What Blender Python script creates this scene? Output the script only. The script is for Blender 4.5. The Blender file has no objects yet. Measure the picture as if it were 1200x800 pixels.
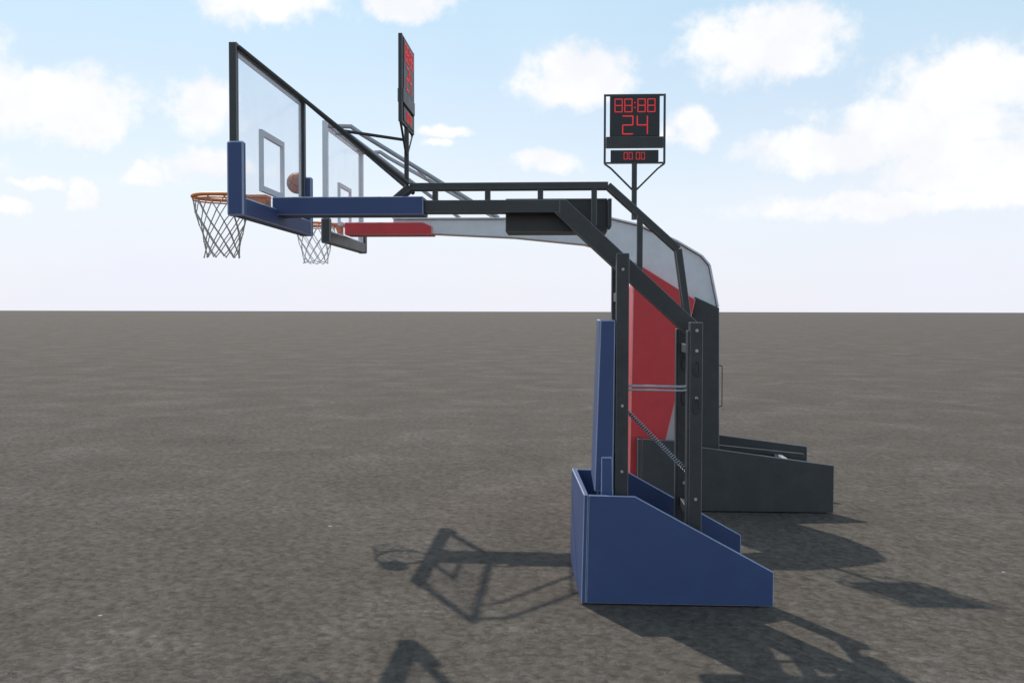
import bpy, bmesh, math, random
from mathutils import Vector, Matrix
random.seed(4)
scene=bpy.context.scene
scene.view_settings.view_transform='Standard'
scene.view_settings.look='None'
scene.view_settings.exposure=0

# ------------------------------------------------------------ materials
def nt(m):
    m.use_nodes=True
    return m.node_tree.nodes, m.node_tree.links
def paint(name,col,rough=0.5,var=0.12,spec=0.4,metal=0.0,scale=6.0):
    m=bpy.data.materials.new(name); n,l=nt(m)
    b=n['Principled BSDF']
    tc=n.new('ShaderNodeTexCoord')
    nz=n.new('ShaderNodeTexNoise'); nz.inputs['Scale'].default_value=scale; nz.inputs['Detail'].default_value=6
    nz.inputs['Roughness'].default_value=0.65
    l.new(tc.outputs['Object'],nz.inputs['Vector'])
    r=n.new('ShaderNodeMapRange'); r.inputs[1].default_value=.3; r.inputs[2].default_value=.7
    r.inputs[3].default_value=1-var; r.inputs[4].default_value=1+var
    l.new(nz.outputs['Fac'],r.inputs[0])
    mx=n.new('ShaderNodeVectorMath'); mx.operation='SCALE'
    mx.inputs[0].default_value=col; l.new(r.outputs[0],mx.inputs['Scale'])
    l.new(mx.outputs[0],b.inputs['Base Color'])
    rr=n.new('ShaderNodeMapRange'); rr.inputs[3].default_value=max(rough-.1,0.05); rr.inputs[4].default_value=min(rough+.12,1)
    l.new(nz.outputs['Fac'],rr.inputs[0]); l.new(rr.outputs[0],b.inputs['Roughness'])
    b.inputs['Metallic'].default_value=metal
    b.inputs['Specular IOR Level'].default_value=spec
    return m
BLUE=paint('blue_vinyl',(.055,.086,.208),.55,.08)
BLUE_E=paint('blue_worn_edge_highlight',(.36,.41,.54),.5)  # _E materials: edge wear plus a bright edge highlight put into the colour
RED=paint('red_vinyl',(.70,.060,.065),.45,.08)
RED_E=paint('red_worn_edge_highlight',(.8,.35,.35),.5)
DARK=paint('dark_painted_steel',(.056,.056,.056),.45,.2)
DARK_E=paint('dark_worn_edge_highlight',(.22,.22,.22),.4)
BASED=paint('charcoal_panel',(.066,.066,.067),.6,.15)
WHITE=paint('white_painted_steel',(.82,.82,.83),.4,.06)
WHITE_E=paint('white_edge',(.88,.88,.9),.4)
GREY=paint('grey_steel',(.46,.47,.49),.35,.15,metal=.3)
ORANGE=paint('orange_rim_paint',(.80,.21,.03),.4,.1)
ROPE_D=paint('weathered_net_rope',(.48,.45,.41),.9,.2)
ROPE_L=paint('white_net_rope',(.82,.82,.84),.9,.1)
LINE=paint('white_board_paint',(.80,.80,.82),.6,.05)
BALLM=paint('basketball_leather',(.52,.17,.085),.6,.15,scale=20)
SEAM=paint('ball_seam',(.02,.02,.02),.6)
SCREEN=paint('clock_face',(.035,.037,.04),.45,.1)
LED=bpy.data.materials.new('red_led'); n,l=nt(LED)
n['Principled BSDF'].inputs['Base Color'].default_value=(.5,.03,.03,1)
n['Principled BSDF'].inputs['Emission Color'].default_value=(1,.05,.06,1)
n['Principled BSDF'].inputs['Emission Strength'].default_value=.42
GLASS=bpy.data.materials.new('acrylic_board'); n,l=nt(GLASS)
out=n['Material Output']; pb=n['Principled BSDF']
pb.inputs['Base Color'].default_value=(.85,.88,.92,1); pb.inputs['Roughness'].default_value=.12
tr=n.new('ShaderNodeBsdfTransparent'); tr.inputs['Color'].default_value=(.975,.98,.99,1)
mixs=n.new('ShaderNodeMixShader'); 
tcg=n.new('ShaderNodeTexCoord'); ng=n.new('ShaderNodeTexNoise'); ng.inputs['Scale'].default_value=2.5; ng.inputs['Detail'].default_value=4
l.new(tcg.outputs['Object'],ng.inputs['Vector'])
mg=n.new('ShaderNodeMapRange'); mg.inputs[3].default_value=.02; mg.inputs[4].default_value=.16
l.new(ng.outputs['Fac'],mg.inputs[0]); l.new(mg.outputs[0],mixs.inputs['Fac'])
l.new(tr.outputs[0],mixs.inputs[1]); l.new(pb.outputs[0],mixs.inputs[2]); l.new(mixs.outputs[0],out.inputs['Surface'])

EDGE={BLUE:BLUE_E,RED:RED_E,DARK:DARK_E,WHITE:WHITE_E,BASED:DARK_E}  # paler bevel faces: worn edges with the highlight painted in
# ------------------------------------------------------------ mesh helpers
def finish(name,me,mat,parent,bev=0.004):
    o=bpy.data.objects.new(name,me); scene.collection.objects.link(o)
    me.materials.append(mat)
    if bev:
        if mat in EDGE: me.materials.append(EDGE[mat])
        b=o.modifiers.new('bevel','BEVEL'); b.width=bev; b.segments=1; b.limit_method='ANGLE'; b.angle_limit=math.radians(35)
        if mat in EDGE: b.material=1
    if parent: o.parent=parent
    return o
def mesh_from(name,verts,faces):
    me=bpy.data.meshes.new(name); me.from_pydata([tuple(v) for v in verts],[],faces); 
    bm=bmesh.new(); bm.from_mesh(me); bmesh.ops.recalc_face_normals(bm,faces=bm.faces); bm.to_mesh(me); bm.free()
    return me
def hexa(name,v8,mat,parent,bev=.004):
    f=[(0,1,2,3),(7,6,5,4),(0,4,5,1),(1,5,6,2),(2,6,7,3),(3,7,4,0)]
    return finish(name,mesh_from(name,v8,f),mat,parent,bev)
def box(name,x,y,z,mat,parent,bev=.004):
    v=[(x[0],y[0],z[0]),(x[1],y[0],z[0]),(x[1],y[1],z[0]),(x[0],y[1],z[0]),
       (x[0],y[0],z[1]),(x[1],y[0],z[1]),(x[1],y[1],z[1]),(x[0],y[1],z[1])]
    return hexa(name,v,mat,parent,bev)
def prism(name,poly,y0,y1,mat,parent,bev=.004):
    n=len(poly); v=[(p[0],y0,p[1]) for p in poly]+[(p[0],y1,p[1]) for p in poly]
    f=[tuple(range(n)),tuple(range(2*n-1,n-1,-1))]+[(i,(i+1)%n,n+(i+1)%n,n+i) for i in range(n)]
    return finish(name,mesh_from(name,v,f),mat,parent,bev)
def beam(name,p1,p2,w,h,mat,parent,bev=.004):
    p1=Vector(p1);p2=Vector(p2); d=(p2-p1).normalized()
    side=Vector((0,1,0)) if abs(d.y)<.9 else Vector((1,0,0))
    up=d.cross(side).normalized(); side=up.cross(d).normalized()
    v=[]
    for p in (p1,p2):
        for a,b in ((-1,-1),(1,-1),(1,1),(-1,1)):
            v.append(p+side*a*w/2+up*b*h/2)
    return hexa(name,v,mat,parent,bev)
def tube(name,pts,r,mat,parent,cyc=False):
    cu=bpy.data.curves.new(name,'CURVE'); cu.dimensions='3D'; cu.bevel_depth=r; cu.bevel_resolution=3; cu.use_fill_caps=True
    s=cu.splines.new('POLY'); s.points.add(len(pts)-1)
    for i,p in enumerate(pts): s.points[i].co=(*p,1)
    s.use_cyclic_u=cyc
    cu.materials.append(mat)
    o=bpy.data.objects.new(name,cu); scene.collection.objects.link(o)
    if parent:o.parent=parent
    return o
def multi_tube(name,lines,r,mat,parent):
    cu=bpy.data.curves.new(name,'CURVE'); cu.dimensions='3D'; cu.bevel_depth=r; cu.bevel_resolution=1
    for pts in lines:
        s=cu.splines.new('POLY'); s.points.add(len(pts)-1)
        for i,p in enumerate(pts): s.points[i].co=(*p,1)
    cu.materials.append(mat)
    o=bpy.data.objects.new(name,cu); scene.collection.objects.link(o); o.parent=parent
    return o
def empty(name,loc=(0,0,0)):
    e=bpy.data.objects.new(name,None); scene.collection.objects.link(e); e.location=loc; return e
def cylY(name,c,r,w,mat,parent):
    bm=bmesh.new(); bmesh.ops.create_cone(bm,cap_ends=True,segments=16,radius1=r,radius2=r,depth=w,
        matrix=Matrix.Translation(c)@Matrix.Rotation(math.pi/2,4,'X'))
    me=bpy.data.meshes.new(name); bm.to_mesh(me); bm.free()
    return finish(name,me,mat,parent,0)

def ring(c,r,n=48):
    return [(c[0]+r*math.cos(2*math.pi*i/n),c[1]+r*math.sin(2*math.pi*i/n),c[2]) for i in range(n)]
def rim_net(parent,c,bx,ropemat,rope_r,seed,drop=.46):
    rnd=random.Random(seed)
    tube('rim',ring(c,.225),.014,ORANGE,parent,True)
    tube('rim_lower_wire',ring((c[0],c[1],c[2]-.026),.222),.006,ORANGE,parent,True)
    box('rim_bracket',(c[0]+.2,bx),(c[1]-.07,c[1]+.07),(c[2]-.012,c[2]+.012),ORANGE,parent,.003)
    prism('rim_gusset',[(c[0]+.235,c[2]-.013),(bx,c[2]-.013),(bx,c[2]-.14),(bx-.03,c[2]-.14)],c[1]-.06,c[1]+.06,ORANGE,parent,.003)
    n=11; levels=[0,.11,.20,.28,.35,.41,drop]; rad=[.222,.205,.178,.155,.140,.133,.137]
    P=[]
    for i,(dz,r) in enumerate(zip(levels,rad)):
        row=[]
        for j in range(n):
            a=2*math.pi*(j+.5*(i%2))/n
            jr=rnd.uniform(-.006,.006) if i else 0
            row.append(Vector((c[0]+(r+jr)*math.cos(a),c[1]+(r+jr)*math.sin(a),c[2]-.012-dz+(rnd.uniform(-.008,.008) if i else 0))))
        P.append(row)
    lines=[]
    for i in range(len(levels)-1):
        for j in range(n):
            js=[j,(j-1)%n] if i%2==0 else [j,(j+1)%n]
            for k in js: lines.append([P[i][j],P[i+1][k]])
    multi_tube('net',lines,rope_r,ropemat,parent)
    bm=bmesh.new()
    for i,row in enumerate(P):
        for p in row: bmesh.ops.create_icosphere(bm,subdivisions=1,radius=rope_r*1.7,matrix=Matrix.Translation(p))
    me=bpy.data.meshes.new('net_knots'); bm.to_mesh(me); bm.free(); finish('net_knots',me,ropemat,parent,0)

def backboard(parent,xf,xb,yc,hw,z0,z1,frame,fw,padmat,padz,padx,bottom_z):
    ya,yb=yc-hw,yc+hw
    box('board_glass',((xf+xb)/2-.006,(xf+xb)/2+.006),(ya+fw*.5,yb-fw*.5),(z0+.02,z1-.02),GLASS,parent,0)
    box('frame_side_1',(xf,xb),(ya,ya+fw),(z0,z1),frame,parent)
    box('frame_side_2',(xf,xb),(yb-fw,yb),(z0,z1),frame,parent)
    box('frame_top',(xf+.002,xb-.002),(ya+fw,yb-fw),(z1-fw*.7,z1-.001),frame,parent)
    box('frame_bottom',(xf+.002,xb-.002),(ya+fw,yb-fw),(z0+.001,z0+fw),frame,parent)
    xm=(xf+xb)/2-.012; t=.045
    zt0=z0+.15; zt1=zt0+.47
    for nm,y,z in (('target_left',(yc-.295,yc-.295+t),(zt0,zt1)),('target_right',(yc+.295-t,yc+.295),(zt0,zt1)),
                 ('target_top',(yc-.295+t,yc+.295-t),(zt1-t,zt1)),('target_bottom',(yc-.295+t,yc+.295-t),(zt0,zt0+t))):
        box(nm,(xm-.001,xm+.024),y,z,LINE,parent,0)
    for nm,y,z in (('line_left',(ya+fw,ya+fw+.04),(z0+fw,z1-fw)),('line_right',(yb-fw-.04,yb-fw),(z0+fw,z1-fw)),
                 ('line_top',(ya+fw+.04,yb-fw-.04),(z1-fw-.03,z1-fw))):
        box(nm,(xm+.001,xm+.008),y,z,LINE,parent,0)
    pxf,pxb=padx
    box('edge_pad_1',(pxf,pxb),(ya-.03,ya+.03),(bottom_z,padz),padmat,parent,.012)
    box('edge_pad_2',(pxf,pxb),(yb-.03,yb+.03),(bottom_z,padz),padmat,parent,.012)
    box('bottom_pad',(pxf+.006,pxb-.006),(ya+.031,yb-.031),(bottom_z+.003,z0+.035),padmat,parent,.01)

SEG={'0':'abcdef','2':'abged','4':'fgbc','8':'abcdefg'}
def digit(name,ch,x,z,w,h,t,y,parent):
    g=t*.35
    hz={'a':z+h-t,'g':z+h/2-t/2,'d':z}
    bm=bmesh.new()
    for s in SEG[ch]:
        if s in hz: x0,x1,z0,z1=x+g,x+w-g,hz[s],hz[s]+t
        else:
            xx=x if s in 'fe' else x+w-t
            zz=z+h/2+g if s in 'fb' else z+g
            x0,x1,z0,z1=xx,xx+t,zz,zz+h/2-2*g
        bmesh.ops.create_cube(bm,size=1,matrix=Matrix.Translation(((x0+x1)/2,y,(z0+z1)/2))@Matrix.Diagonal((x1-x0,.004,z1-z0,1)))
    me=bpy.data.meshes.new(name); bm.to_mesh(me); bm.free()
    finish(name,me,LED,parent,0)
def shot_clock(name,loc,rotz,pole_bottom,s=1.0,apex=.30,poler=.028,W=.66):
    """local frame: face looks to -y, bottom of the frame at z=0"""
    e=empty(name,loc); e.rotation_euler=(0,0,rotz); e.scale=(s,s,s)
    H=.77
    for sx in (-1,1):
        box('frame_rail',(sx*W/2-.012,sx*W/2+.012),(-.018,.018),(0,H),DARK,e)
    box('frame_top',(-W/2+.012,W/2-.012),(-.016,.016),(H-.022,H-.001),DARK,e)
    box('frame_bottom',(-W/2+.012,W/2-.012),(-.016,.016),(.001,.02),DARK,e)
    box('main_display',(-.275,.275),(-.022,.022),(.30,H-.023),SCREEN,e)
    box('speaker_bar',(-.316,.316),(-.028,.028),(.175,.297),DARK,e)
    box('lower_display',(-.265,.265),(-.022,.022),(.022,.150),SCREEN,e)
    for side in (1,-1):
        h=empty('digits',(0,0,0)); h.parent=e
        if side==-1: h.rotation_euler=(0,0,math.pi)
        yy=-.0245
        for i,ch in enumerate('88'): digit('minute_digit',ch,-.225+i*.108,.565,.09,.15,.010,yy,h)
        for i,ch in enumerate('88'): digit('second_digit',ch,.028+i*.108,.565,.09,.15,.010,yy,h)
        for zz in (.61,.665): box('colon_dot',(-.006,.006),(yy-.002,yy+.002),(zz,zz+.012),LED,h,0)
        digit('shot_digit','2',-.14,.32,.125,.21,.013,yy,h)
        digit('shot_digit','4',.02,.32,.125,.21,.013,yy,h)
        for i,ch in enumerate('00'): digit('period_digit',ch,-.12+i*.055,.045,.043,.08,.006,yy,h)
        for i,ch in enumerate('00'): digit('period_digit',ch,.015+i*.055,.045,.043,.08,.006,yy,h)
    tube('bracket_left',[(-W/2,0,.0),(-.26,0,-.05),(0,0,-apex)],.011,DARK,e)
    tube('bracket_right',[(W/2,0,.0),(.26,0,-.05),(0,0,-apex)],.011,DARK,e)
    tube('pole',[(0,0,.02),(0,0,pole_bottom)],poler,DARK,e)
    return e

# ============================================================ HOOP A (blue)
A=empty('basketball_hoop')
YC=7.49
backboard(A,-2.335,-2.28,YC,.90,2.90,4.01,DARK,.045,BLUE,3.32,(-2.345,-2.225),2.80)
rim_net(A,(-2.715,YC,3.04),-2.337,ROPE_D,.0045,1)
box('arm_pad',(-2.27,-1.085),(YC-.13,YC+.13),(2.885,3.025),BLUE,A,.006)
box('boom',(-1.084,-.03),(YC-.09,YC+.09),(2.905,3.0),DARK,A)
prism('boom_lower_chord',[(-.029,3.0),(.02,3.0),(1.03,2.06),(1.03,1.94),(.96,1.955),(-.075,2.905),(-.029,2.9045)],YC-.088,YC+.088,DARK,A)
rail=[(-1.33,3.0),(-1.2,3.11),(.342,3.112),(.885,2.62),(.965,2.06)]
for i in range(len(rail)-1):
    a,b=rail[i],rail[i+1]
    beam('top_rail_%d'%(i+1),(a[0],YC-.06,a[1]),(b[0],YC-.06,b[1]),.05,.05,DARK,A)
    beam('top_rail_b%d'%(i+1),(a[0],YC+.06,a[1]),(b[0],YC+.06,b[1]),.05,.046,DARK,A)
for x in (-1.0,-.59,-.18,.235):
    z0=3.0 if x<0 else 2.80
    box('rail_post',(x-.022,x+.022),(YC-.075,YC-.045),(z0,3.09),DARK,A)
box('truss_strut',(.565,.61),(YC-.08,YC-.04),(2.45,2.88),DARK,A)
box('ballast_box',(-.46,.345),(YC+.092,YC+.42),(2.765,3.03),DARK,A,.006)
box('ballast_box_bracket',(.345,.375),(YC+.02,YC+.3),(2.80,3.02),DARK,A)
xt,zt=-2.279,3.985
tube('brace_near',[(xt,YC-.86,zt),(-1.2,YC-.12,3.12)],.016,DARK,A)
tube('brace_far',[(xt,YC+.86,zt),(-1.2,YC+.12,3.08)],.016,DARK,A)
tube('brace_cross',[(-1.62,YC-.42,3.455),(-1.62,YC+.42,3.44)],.011,DARK,A)
tube('clock_tie',[(-1.66,YC-.42,3.48),(-1.24,YC,3.48)],.012,DARK,A)
y1,y2=YC-.34,YC+.34
for i,y in enumerate((y1,y2)):
    box('front_column_%d'%(i+1),(.392,.487),(y-.05,y+.05),(.05,2.57),DARK,A)
    box('rear_column_%d'%(i+1),(.935,1.03),(y-.05,y+.05),(.05,2.06),DARK,A)
    box('rear_column_rib_%d'%(i+1),(.915,.934),(y-.04,y+.04),(.3,2.0),DARK,A)
    for z in (1.85,1.5,.75,2.0):
        cylY('bolt',(.985,y-.052,z),.012,.012,GREY,A)
    for z in (2.45,1.44,.95):
        cylY('bolt',(.44,y-.052,z),.011,.012,GREY,A)
    for z in (1.72,1.44):
        tube('slot_ring',[(.985+.022*math.cos(t*math.pi/6),y-.055,z+.055*math.sin(t*math.pi/6)) for t in range(12)],.006,DARK,A,True)
tube('side_tie_1',[(.487,y1,1.585),(.935,y1,1.58)],.010,GREY,A)
tube('side_tie_2',[(.487,y1,1.555),(.935,y1,1.55)],.008,GREY,A)
for x,z in ((.44,2.25),(.44,1.0),(.985,1.85),(.985,.6)):
    box('cross_member',(x-.035,x+.035),(y1+.051,y2-.051),(z-.035,z+.035),DARK,A)
ax,az,bx_,bz=.475,1.40,.945,.93
N=260; L=[]
for i in range(N+1):
    t=i/N; ang=t*2*math.pi*34
    dx,dz=bx_-ax,bz-az; ln=math.hypot(dx,dz); nx,nz=-dz/ln,dx/ln
    L.append((ax+dx*t+nx*.015*math.cos(ang),y1+.03+.015*math.sin(ang),az+dz*t+nz*.015*math.cos(ang)))
tube('lift_spring',L,.004,GREY,A)
tube('lift_spring_core',[(ax,y1+.03,az),(bx_,y1+.03,bz)],.009,DARK,A)
v=[(.235,y1-.06,.80),(.375,y1-.06,.80),(.375,y2+.06,.80),(.235,y2+.06,.80),
   (.275,y1-.06,2.075),(.385,y1-.06,2.075),(.385,y2+.06,2.075),(.275,y2+.06,2.075)]
hexa('column_pad',v,BLUE,A,.008)
v=[(.28,y1-.12,.30),(.385,y1-.12,.30),(.385,y2+.09,.30),(.28,y2+.09,.30),
   (.285,y1-.07,1.06),(.37,y1-.07,1.06),(.37,y2+.09,1.03),(.285,y2+.09,1.05)]
hexa('column_pad_foot',v,BLUE,A,.008)
yn,yf=6.92,8.09
prof=[(.19,.805),(.525,.80),(1.525,.262),(1.525,.012),(.175,.012)]
prism('base_side_near',prof,yn,yn+.03,BLUE,A,.006)
prof=[(.12,.805),(.525,.80),(1.50,.262),(1.50,.012),(.11,.012)]
prism('base_side_far',prof,yf-.03,yf,BLUE,A,.006)
v=[(.138,yn-.004,.012),(.172,yn-.004,.012),(.108,yf,.012),(.068,yf,.012),
   (.155,yn-.004,.81),(.187,yn-.004,.81),(.118,yf,.81),(.078,yf,.81)]
hexa('base_front_pad',v,BLUE,A,.006)
box('base_floor',(.18,1.49),(yn+.032,yf-.032),(.03,.09),DARK,A)
for i,(x,w) in enumerate(((.62,.12),(.78,.12),(1.12,.14),(1.3,.14))):
    box('counterweight_%d'%(i+1),(x,x+w),(yn+.12,yf-.12),(.092,.13),BASED,A,.01)
for x in (.3,1.35):
    for y in (yn+.1,yf-.1): cylY('wheel',(x,y,.03),.029,.04,DARK,A)
cA=shot_clock('shot_clock',(-1.235,YC,3.57),math.pi/2,-.48,.86,apex=.26,poler=.022,W=.655)

# ============================================================ HOOP B (red/white)
B=empty('basketball_hoop.001')
YB=10.72
backboard(B,-2.50,-2.445,YB,.90,2.93,4.11,WHITE,.05,DARK,3.10,(-2.51,-2.41),2.84)
rim_net(B,(-2.81,YB,3.115),-2.502,ROPE_L,.0048,2,.42)
ya,yb=YB-.13,YB+.13
prism('arm_pad',[(-2.44,3.125),(-1.56,3.125),(-1.46,3.08),(-1.46,2.985),(-2.44,2.985)],YB-.16,YB+.16,RED,B,.008)
arm=[(-1.9,3.155),(.52,3.150),(.80,3.08),(1.22,2.905),(1.50,2.74),(1.585,2.64),(1.68,2.19),(1.42,2.28),(.80,2.665),(.55,2.79),(.235,2.875),(-.55,2.955),(-1.9,3.02)]
prism('curved_arm',arm,ya,yb,WHITE,B,.006)
trim=[(.52,3.165),(.81,3.095),(1.23,2.92),(1.515,2.75),(1.60,2.65),(1.695,2.19)]
for i in range(len(trim)-1):
    a,b=trim[i],trim[i+1]
    beam('arm_flange_%d'%(i+1),(a[0],YB,a[1]),(b[0],YB,b[1]),.34,.018,WHITE,B,.003)
beam('arm_flange_top',(-1.9,YB,3.166),(.52,YB,3.166),.34,.016,WHITE,B,.003)
prism('post_core',[(.84,2.63),(1.42,2.275),(1.6,2.2),(1.6,.1),(.95,.1),(.95,1.9)],YB-.11,YB+.11,WHITE,B)
prism('rear_post_panel',[(1.44,2.30),(1.70,2.18),(1.715,.40),(1.48,.40),(1.31,.65),(1.33,1.5)],YB-.2,YB+.2,BASED,B,.006)
prism('column_pad',[(.80,2.66),(1.425,2.27),(1.33,1.85),(1.27,1.4),(1.09,.62),(.93,.50),(.83,.05),(.72,.05),(.755,2.40)],YB-.33,YB+.33,RED,B,.008)
tube('rear_handle',[(1.716,YB-.12,1.55),(1.75,YB-.12,1.54),(1.75,YB-.12,1.10),(1.716,YB-.12,1.09)],.006,DARK,B)
yn,yf=10.22,11.26
prism('base_side_near',[(.845,.78),(1.18,.765),(1.45,.70),(2.87,.515),(2.87,.015),(.84,.015)],yn,yn+.04,BASED,B,.006)
prism('base_side_far',[(.845,.78),(1.18,.765),(1.45,.75),(2.84,.575),(2.84,.015),(.84,.015)],yf-.04,yf,BASED,B,.006)
box('base_front',(.80,.838),(yn,yf),(.015,.78),BASED,B)
box('base_floor',(.86,2.83),(yn+.042,yf-.042),(.03,.1),DARK,B)
box('base_cross_tube',(2.45,2.50),(yn+.3,yf-.042),(.47,.51),GREY,B)
beam('base_stay',(1.72,YB+.3,.60),(2.75,YB+.32,.50),.05,.04,DARK,B)
for i in range(4):
    box('counterweight_%d'%(i+1),(1.75+i*.25,1.95+i*.25),(yn+.12,yf-.12),(.102,.40),BASED,B,.01)
for sy,nm in ((-1,'near'),(1,'far')):
    tube('brace_'+nm,[(-2.445,YB+sy*.84,4.06),(-2.22,YB+sy*.80,4.06),(-2.12,YB+sy*.77,3.99),(-.72,YB+sy*.14,3.17)],.024,GREY,B)
    tube('brace_low_'+nm,[(-2.445,YB+sy*.55,4.04),(-2.3,YB+sy*.5,4.03),(-1.15,YB+sy*.13,3.17)],.018,GREY,B)
tube('brace_tie',[(-1.6,YB-.54,3.685),(-1.6,YB+.54,3.685)],.014,GREY,B)
cB=shot_clock('shot_clock.001',(.785,YB+.02,3.78),0,-.62,1.0,apex=.31,poler=.03)

# ============================================================ ball
ball=empty('basketball',(-3.05,10.85,3.60))
bm=bmesh.new(); bmesh.ops.create_uvsphere(bm,u_segments=40,v_segments=24,radius=.122)
me=bpy.data.meshes.new('ball_skin'); bm.to_mesh(me); bm.free()
for p in me.polygons: p.use_smooth=True
finish('ball_skin',me,BALLM,ball,0)
for i,R in enumerate((Matrix.Identity(3),Matrix.Rotation(math.pi/2,3,'X'))):
    tube('seam_%d'%i,[R@Vector(p) for p in ring((0,0,0),.1215)],.0028,SEAM,ball,True)
for s in (-1,1):
    pts=[]
    for i in range(48):
        t=2*math.pi*i/48; q=Vector((s*(.075-.03*math.cos(2*t)) ,.09*math.cos(t),.09*math.sin(t))).normalized()*.1215; pts.append(q)
    tube('seam_c',pts,.0028,SEAM,ball,True)
ball.rotation_euler=(.4,.5,.3)

# ============================================================ ground
G=4000
me=mesh_from('ground',[(-G,-G,0),(G,-G,0),(G,G,0),(-G,G,0)],[(0,1,2,3)])
gm=bpy.data.materials.new('packed_gravel_dirt'); n,l=nt(gm); b=n['Principled BSDF']
tc=n.new('ShaderNodeTexCoord')
def noise(scale,detail=6,rough=.6,dist=0):
    x=n.new('ShaderNodeTexNoise'); x.inputs['Scale'].default_value=scale; x.inputs['Detail'].default_value=detail
    x.inputs['Roughness'].default_value=rough; x.inputs['Distortion'].default_value=dist
    l.new(tc.outputs['Object'],x.inputs['Vector']); return x
def mrange(src,a,b_,c,d):
    r=n.new('ShaderNodeMapRange'); r.interpolation_type='SMOOTHSTEP'
    for i,vv in enumerate((a,b_,c,d)): r.inputs[i+1].default_value=vv
    l.new(src,r.inputs[0]); return r.outputs[0]
def mth(op,a,b_):
    r=n.new('ShaderNodeMath'); r.operation=op
    for i,vv in enumerate((a,b_)):
        if isinstance(vv,(int,float)): r.inputs[i].default_value=vv
        else: l.new(vv,r.inputs[i])
    return r.outputs[0]
big=noise(.6,5,.65,.5); fine=noise(11,6,.78,.3)
vo=n.new('ShaderNodeTexVoronoi'); vo.inputs['Scale'].default_value=11; vo.feature='F1'; vo.inputs['Randomness'].default_value=1
wv=n.new('ShaderNodeVectorMath'); wv.operation='MULTIPLY_ADD'; l.new(fine.outputs['Color'],wv.inputs[0]); wv.inputs[1].default_value=(.26,.26,0); l.new(tc.outputs['Object'],wv.inputs[2])
l.new(wv.outputs[0],vo.inputs['Vector'])
vo2=n.new('ShaderNodeTexVoronoi'); vo2.inputs['Scale'].default_value=2.2; l.new(tc.outputs['Object'],vo2.inputs['Vector'])
cr=n.new('ShaderNodeValToRGB'); e=cr.color_ramp.elements
e[0].position=.15; e[0].color=(.102,.083,.066,1); e[1].position=.85; e[1].color=(.205,.174,.144,1)
el=e.new(.5); el.color=(.148,.124,.102,1)
sc3=n.new('ShaderNodeSeparateColor'); l.new(vo.outputs['Color'],sc3.inputs[0])
s=mth('ADD',mth('MULTIPLY',big.outputs['Fac'],.35),mth('MULTIPLY',fine.outputs['Fac'],.65))
s=mth('ADD',mth('MULTIPLY',mth('SUBTRACT',s,.5),2.1),.5)
s=mth('ADD',s,mth('MULTIPLY',mth('SUBTRACT',sc3.outputs[0],.5),.16))
l.new(s,cr.inputs['Fac'])
patch=mth('MULTIPLY',mth('MULTIPLY',mrange(big.outputs['Fac'],.52,.68,0,1),mrange(fine.outputs['Fac'],.45,.65,0,1)),.38)
mxa=n.new('ShaderNodeMix'); mxa.data_type='RGBA'; l.new(patch,mxa.inputs['Factor']); l.new(cr.outputs['Color'],mxa.inputs[6]); mxa.inputs[7].default_value=(.30,.27,.235,1)
sc=n.new('ShaderNodeSeparateColor'); l.new(vo2.outputs['Color'],sc.inputs[0])
peb=mth('MULTIPLY',mrange(vo2.outputs['Distance'],.028,.05,1,0),mrange(sc.outputs[0],.84,.86,0,1))
mxb=n.new('ShaderNodeMix'); mxb.data_type='RGBA'; l.new(peb,mxb.inputs['Factor']); l.new(mxa.outputs[2],mxb.inputs[6]); mxb.inputs[7].default_value=(.55,.52,.48,1)
l.new(mxb.outputs[2],b.inputs['Base Color'])
b.inputs['Roughness'].default_value=.95; b.inputs['Specular IOR Level'].default_value=.1
h=mth('ADD',mth('MULTIPLY',fine.outputs['Fac'],1.0),mth('MULTIPLY',mrange(vo.outputs['Distance'],.1,.75,1,0),.32))
bp=n.new('ShaderNodeBump'); bp.inputs['Strength'].default_value=.85; bp.inputs['Distance'].default_value=.04
l.new(h,bp.inputs['Height']); l.new(bp.outputs[0],b.inputs['Normal'])
finish('ground',me,gm,None,0)

# ============================================================ sun + sky
sdir=Vector((-.455,.82,1)).normalized()
el_=math.asin(sdir.z); az_=math.atan2(sdir.x,sdir.y)
sl=bpy.data.lights.new('sun','SUN'); sl.energy=3.1; sl.angle=math.radians(.6); sl.color=(1,.955,.89)
so=bpy.data.objects.new('sun',sl); scene.collection.objects.link(so); so.location=(-6,10,14)
so.rotation_euler=sdir.to_track_quat('Z','Y').to_euler()

w=bpy.data.worlds.new('World'); scene.world=w; w.use_nodes=True
try:
    w.cycles.sampling_method='MANUAL'; w.cycles.sample_map_resolution=256
except Exception as ex: print(ex)
n=w.node_tree.nodes; l=w.node_tree.links
bg=n['Background']; bg.inputs['Strength'].default_value=.115
sky=n.new('ShaderNodeTexSky'); sky.sky_type='NISHITA'; sky.sun_disc=False
sky.sun_elevation=el_; sky.sun_rotation=az_; sky.air_density=1.0; sky.dust_density=.6; sky.ozone_density=1.5
tc=n.new('ShaderNodeTexCoord'); sp=n.new('ShaderNodeSeparateXYZ'); l.new(tc.outputs['Generated'],sp.inputs[0])
az=mth('ARCTAN2',sp.outputs['X'],sp.outputs['Y']); el=mth('ARCSINE',sp.outputs['Z'],0)
cmb=n.new('ShaderNodeCombineXYZ'); l.new(az,cmb.inputs[0]); l.new(el,cmb.inputs[1])
def wnoise(scale,detail,rough,vec):
    x=n.new('ShaderNodeTexNoise'); x.inputs['Scale'].default_value=scale; x.inputs['Detail'].default_value=detail; x.inputs['Roughness'].default_value=rough
    l.new(vec,x.inputs['Vector']); return x
n1=wnoise(12,5,.6,tc.outputs['Generated'])
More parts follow.
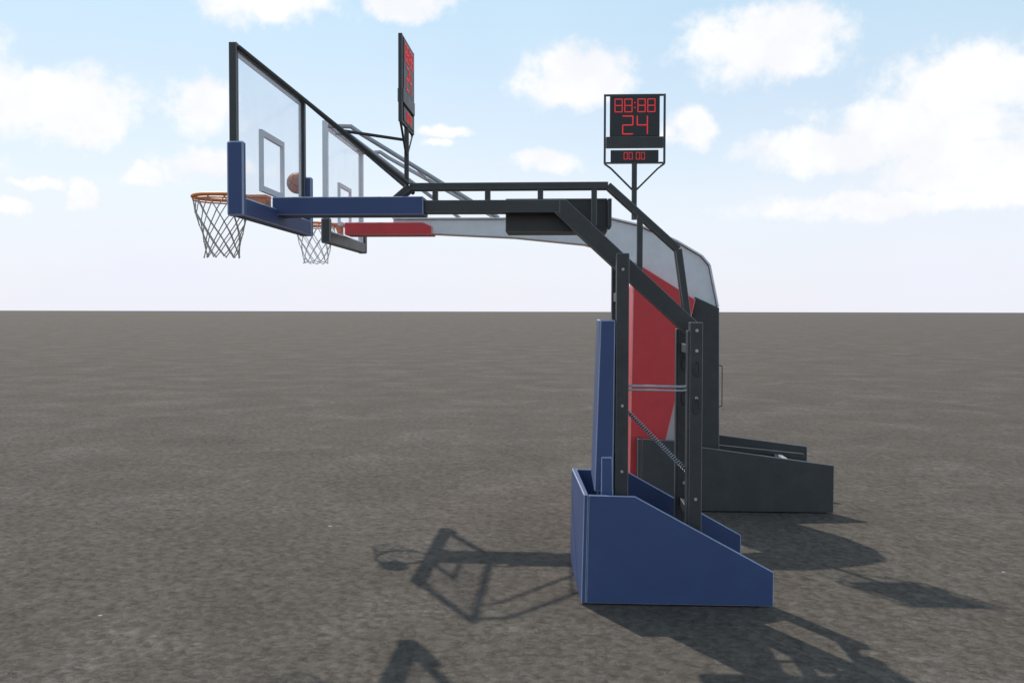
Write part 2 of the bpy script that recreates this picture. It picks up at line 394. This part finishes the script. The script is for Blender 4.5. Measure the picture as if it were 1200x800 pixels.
dm=n.new('ShaderNodeVectorMath'); dm.operation='MULTIPLY_ADD'; l.new(n1.outputs['Color'],dm.inputs[0]); dm.inputs[1].default_value=(.10,.06,0)
l.new(cmb.outputs[0],dm.inputs[2])
P=dm.outputs[0]
f=1118
blobs=[ # clouds: heading / height / size, from the photo's field of view turned into sky angles
 (320,6,80,24),(470,2,55,18),(70,125,88,36),(20,118,50,30),(115,148,48,20),(240,125,44,36),(672,92,58,28),(700,112,46,20),
 (893,50,80,40),(925,75,55,24),(530,154,36,9),(522,171,24,7),(638,190,40,13),(812,150,28,22),
 (1150,95,85,34),(1080,150,110,34),(970,178,90,22),(1150,195,120,36),(22,244,18,10),(50,214,22,7),
 (97,225,15,16),(165,203,22,8),(250,200,55,14),(1050,240,170,14),
 (1350,60,120,40),(-150,60,120,40),(-250,180,140,40),(1450,190,140,40),(380,-190,130,50),(900,-220,160,50)]
acc=None
for (px,py,hw,hh) in blobs:
    u=(px-600)/f; a=math.atan(u)-.0536+.05; e_=math.atan((364.5-py)/f*math.cos(math.atan(u)))+.03
    k1,k2=f/hw,f/hh
    d=n.new('ShaderNodeVectorMath'); d.operation='MULTIPLY_ADD'; l.new(P,d.inputs[0]); d.inputs[1].default_value=(k1,k2,0); d.inputs[2].default_value=(-a*k1,-e_*k2,0)
    ln=n.new('ShaderNodeVectorMath'); ln.operation='LENGTH'; l.new(d.outputs[0],ln.inputs[0])
    acc=ln.outputs['Value'] if acc is None else mth('MINIMUM',acc,ln.outputs['Value'])
n3=wnoise(34,5,.62,tc.outputs['Generated'])
acc=mth('ADD',mth('SUBTRACT',1.15,acc),mth('MULTIPLY',mth('SUBTRACT',n3.outputs['Fac'],.5),1.5))
cm=mrange(acc,-.20,.55,0,1)
haze=mrange(el,0.0,.22,.98,.70)
haze=mth('SUBTRACT',haze,mrange(el,.35,.9,0,.45))
wisp=wnoise(4,4,.6,tc.outputs['Generated'])
haze=mth('ADD',haze,mth('MULTIPLY',mth('SUBTRACT',wisp.outputs['Fac'],.5),.35))
hz=n.new('ShaderNodeMix'); hz.data_type='RGBA'; hz.clamp_factor=True; l.new(haze,hz.inputs['Factor']); l.new(sky.outputs[0],hz.inputs[6])
hr=n.new('ShaderNodeValToRGB'); ee=hr.color_ramp.elements
ee[0].position=0; ee[0].color=(.76,.765,.84,1); ee[1].position=.33; ee[1].color=(.54,.75,.88,1)
q=ee.new(.12); q.color=(.755,.81,.885,1)
l.new(el,hr.inputs['Fac'])
hs=n.new('ShaderNodeVectorMath'); hs.operation='SCALE'; l.new(hr.outputs['Color'],hs.inputs[0]); hs.inputs['Scale'].default_value=10
l.new(hs.outputs[0],hz.inputs[7])
cc=n.new('ShaderNodeMix'); cc.data_type='RGBA'; l.new(mrange(n1.outputs['Fac'],.35,.6,0,1),cc.inputs['Factor'])
cc.inputs[6].default_value=(8.2,8.3,8.6,1); cc.inputs[7].default_value=(9.0,9.0,9.1,1)
fm=n.new('ShaderNodeMix'); fm.data_type='RGBA'; fm.clamp_factor=True; l.new(mth('MULTIPLY',cm,.95),fm.inputs['Factor']); l.new(hz.outputs[2],fm.inputs[6]); l.new(cc.outputs[2],fm.inputs[7])
l.new(fm.outputs[2],bg.inputs['Color'])

# ============================================================ camera
cd=bpy.data.cameras.new('camera'); cd.sensor_width=36; cd.lens=36*1118/1200; cd.clip_end=12000; cd.clip_start=.05
co=bpy.data.objects.new('camera',cd); scene.collection.objects.link(co)
M=Matrix.Translation((0,0,2.14))@Matrix.Rotation(math.radians(3.07),4,'Z')@Matrix.Rotation(math.radians(90-1.82),4,'X')@Matrix.Rotation(math.radians(.12),4,'Z')
co.matrix_world=M
scene.camera=co
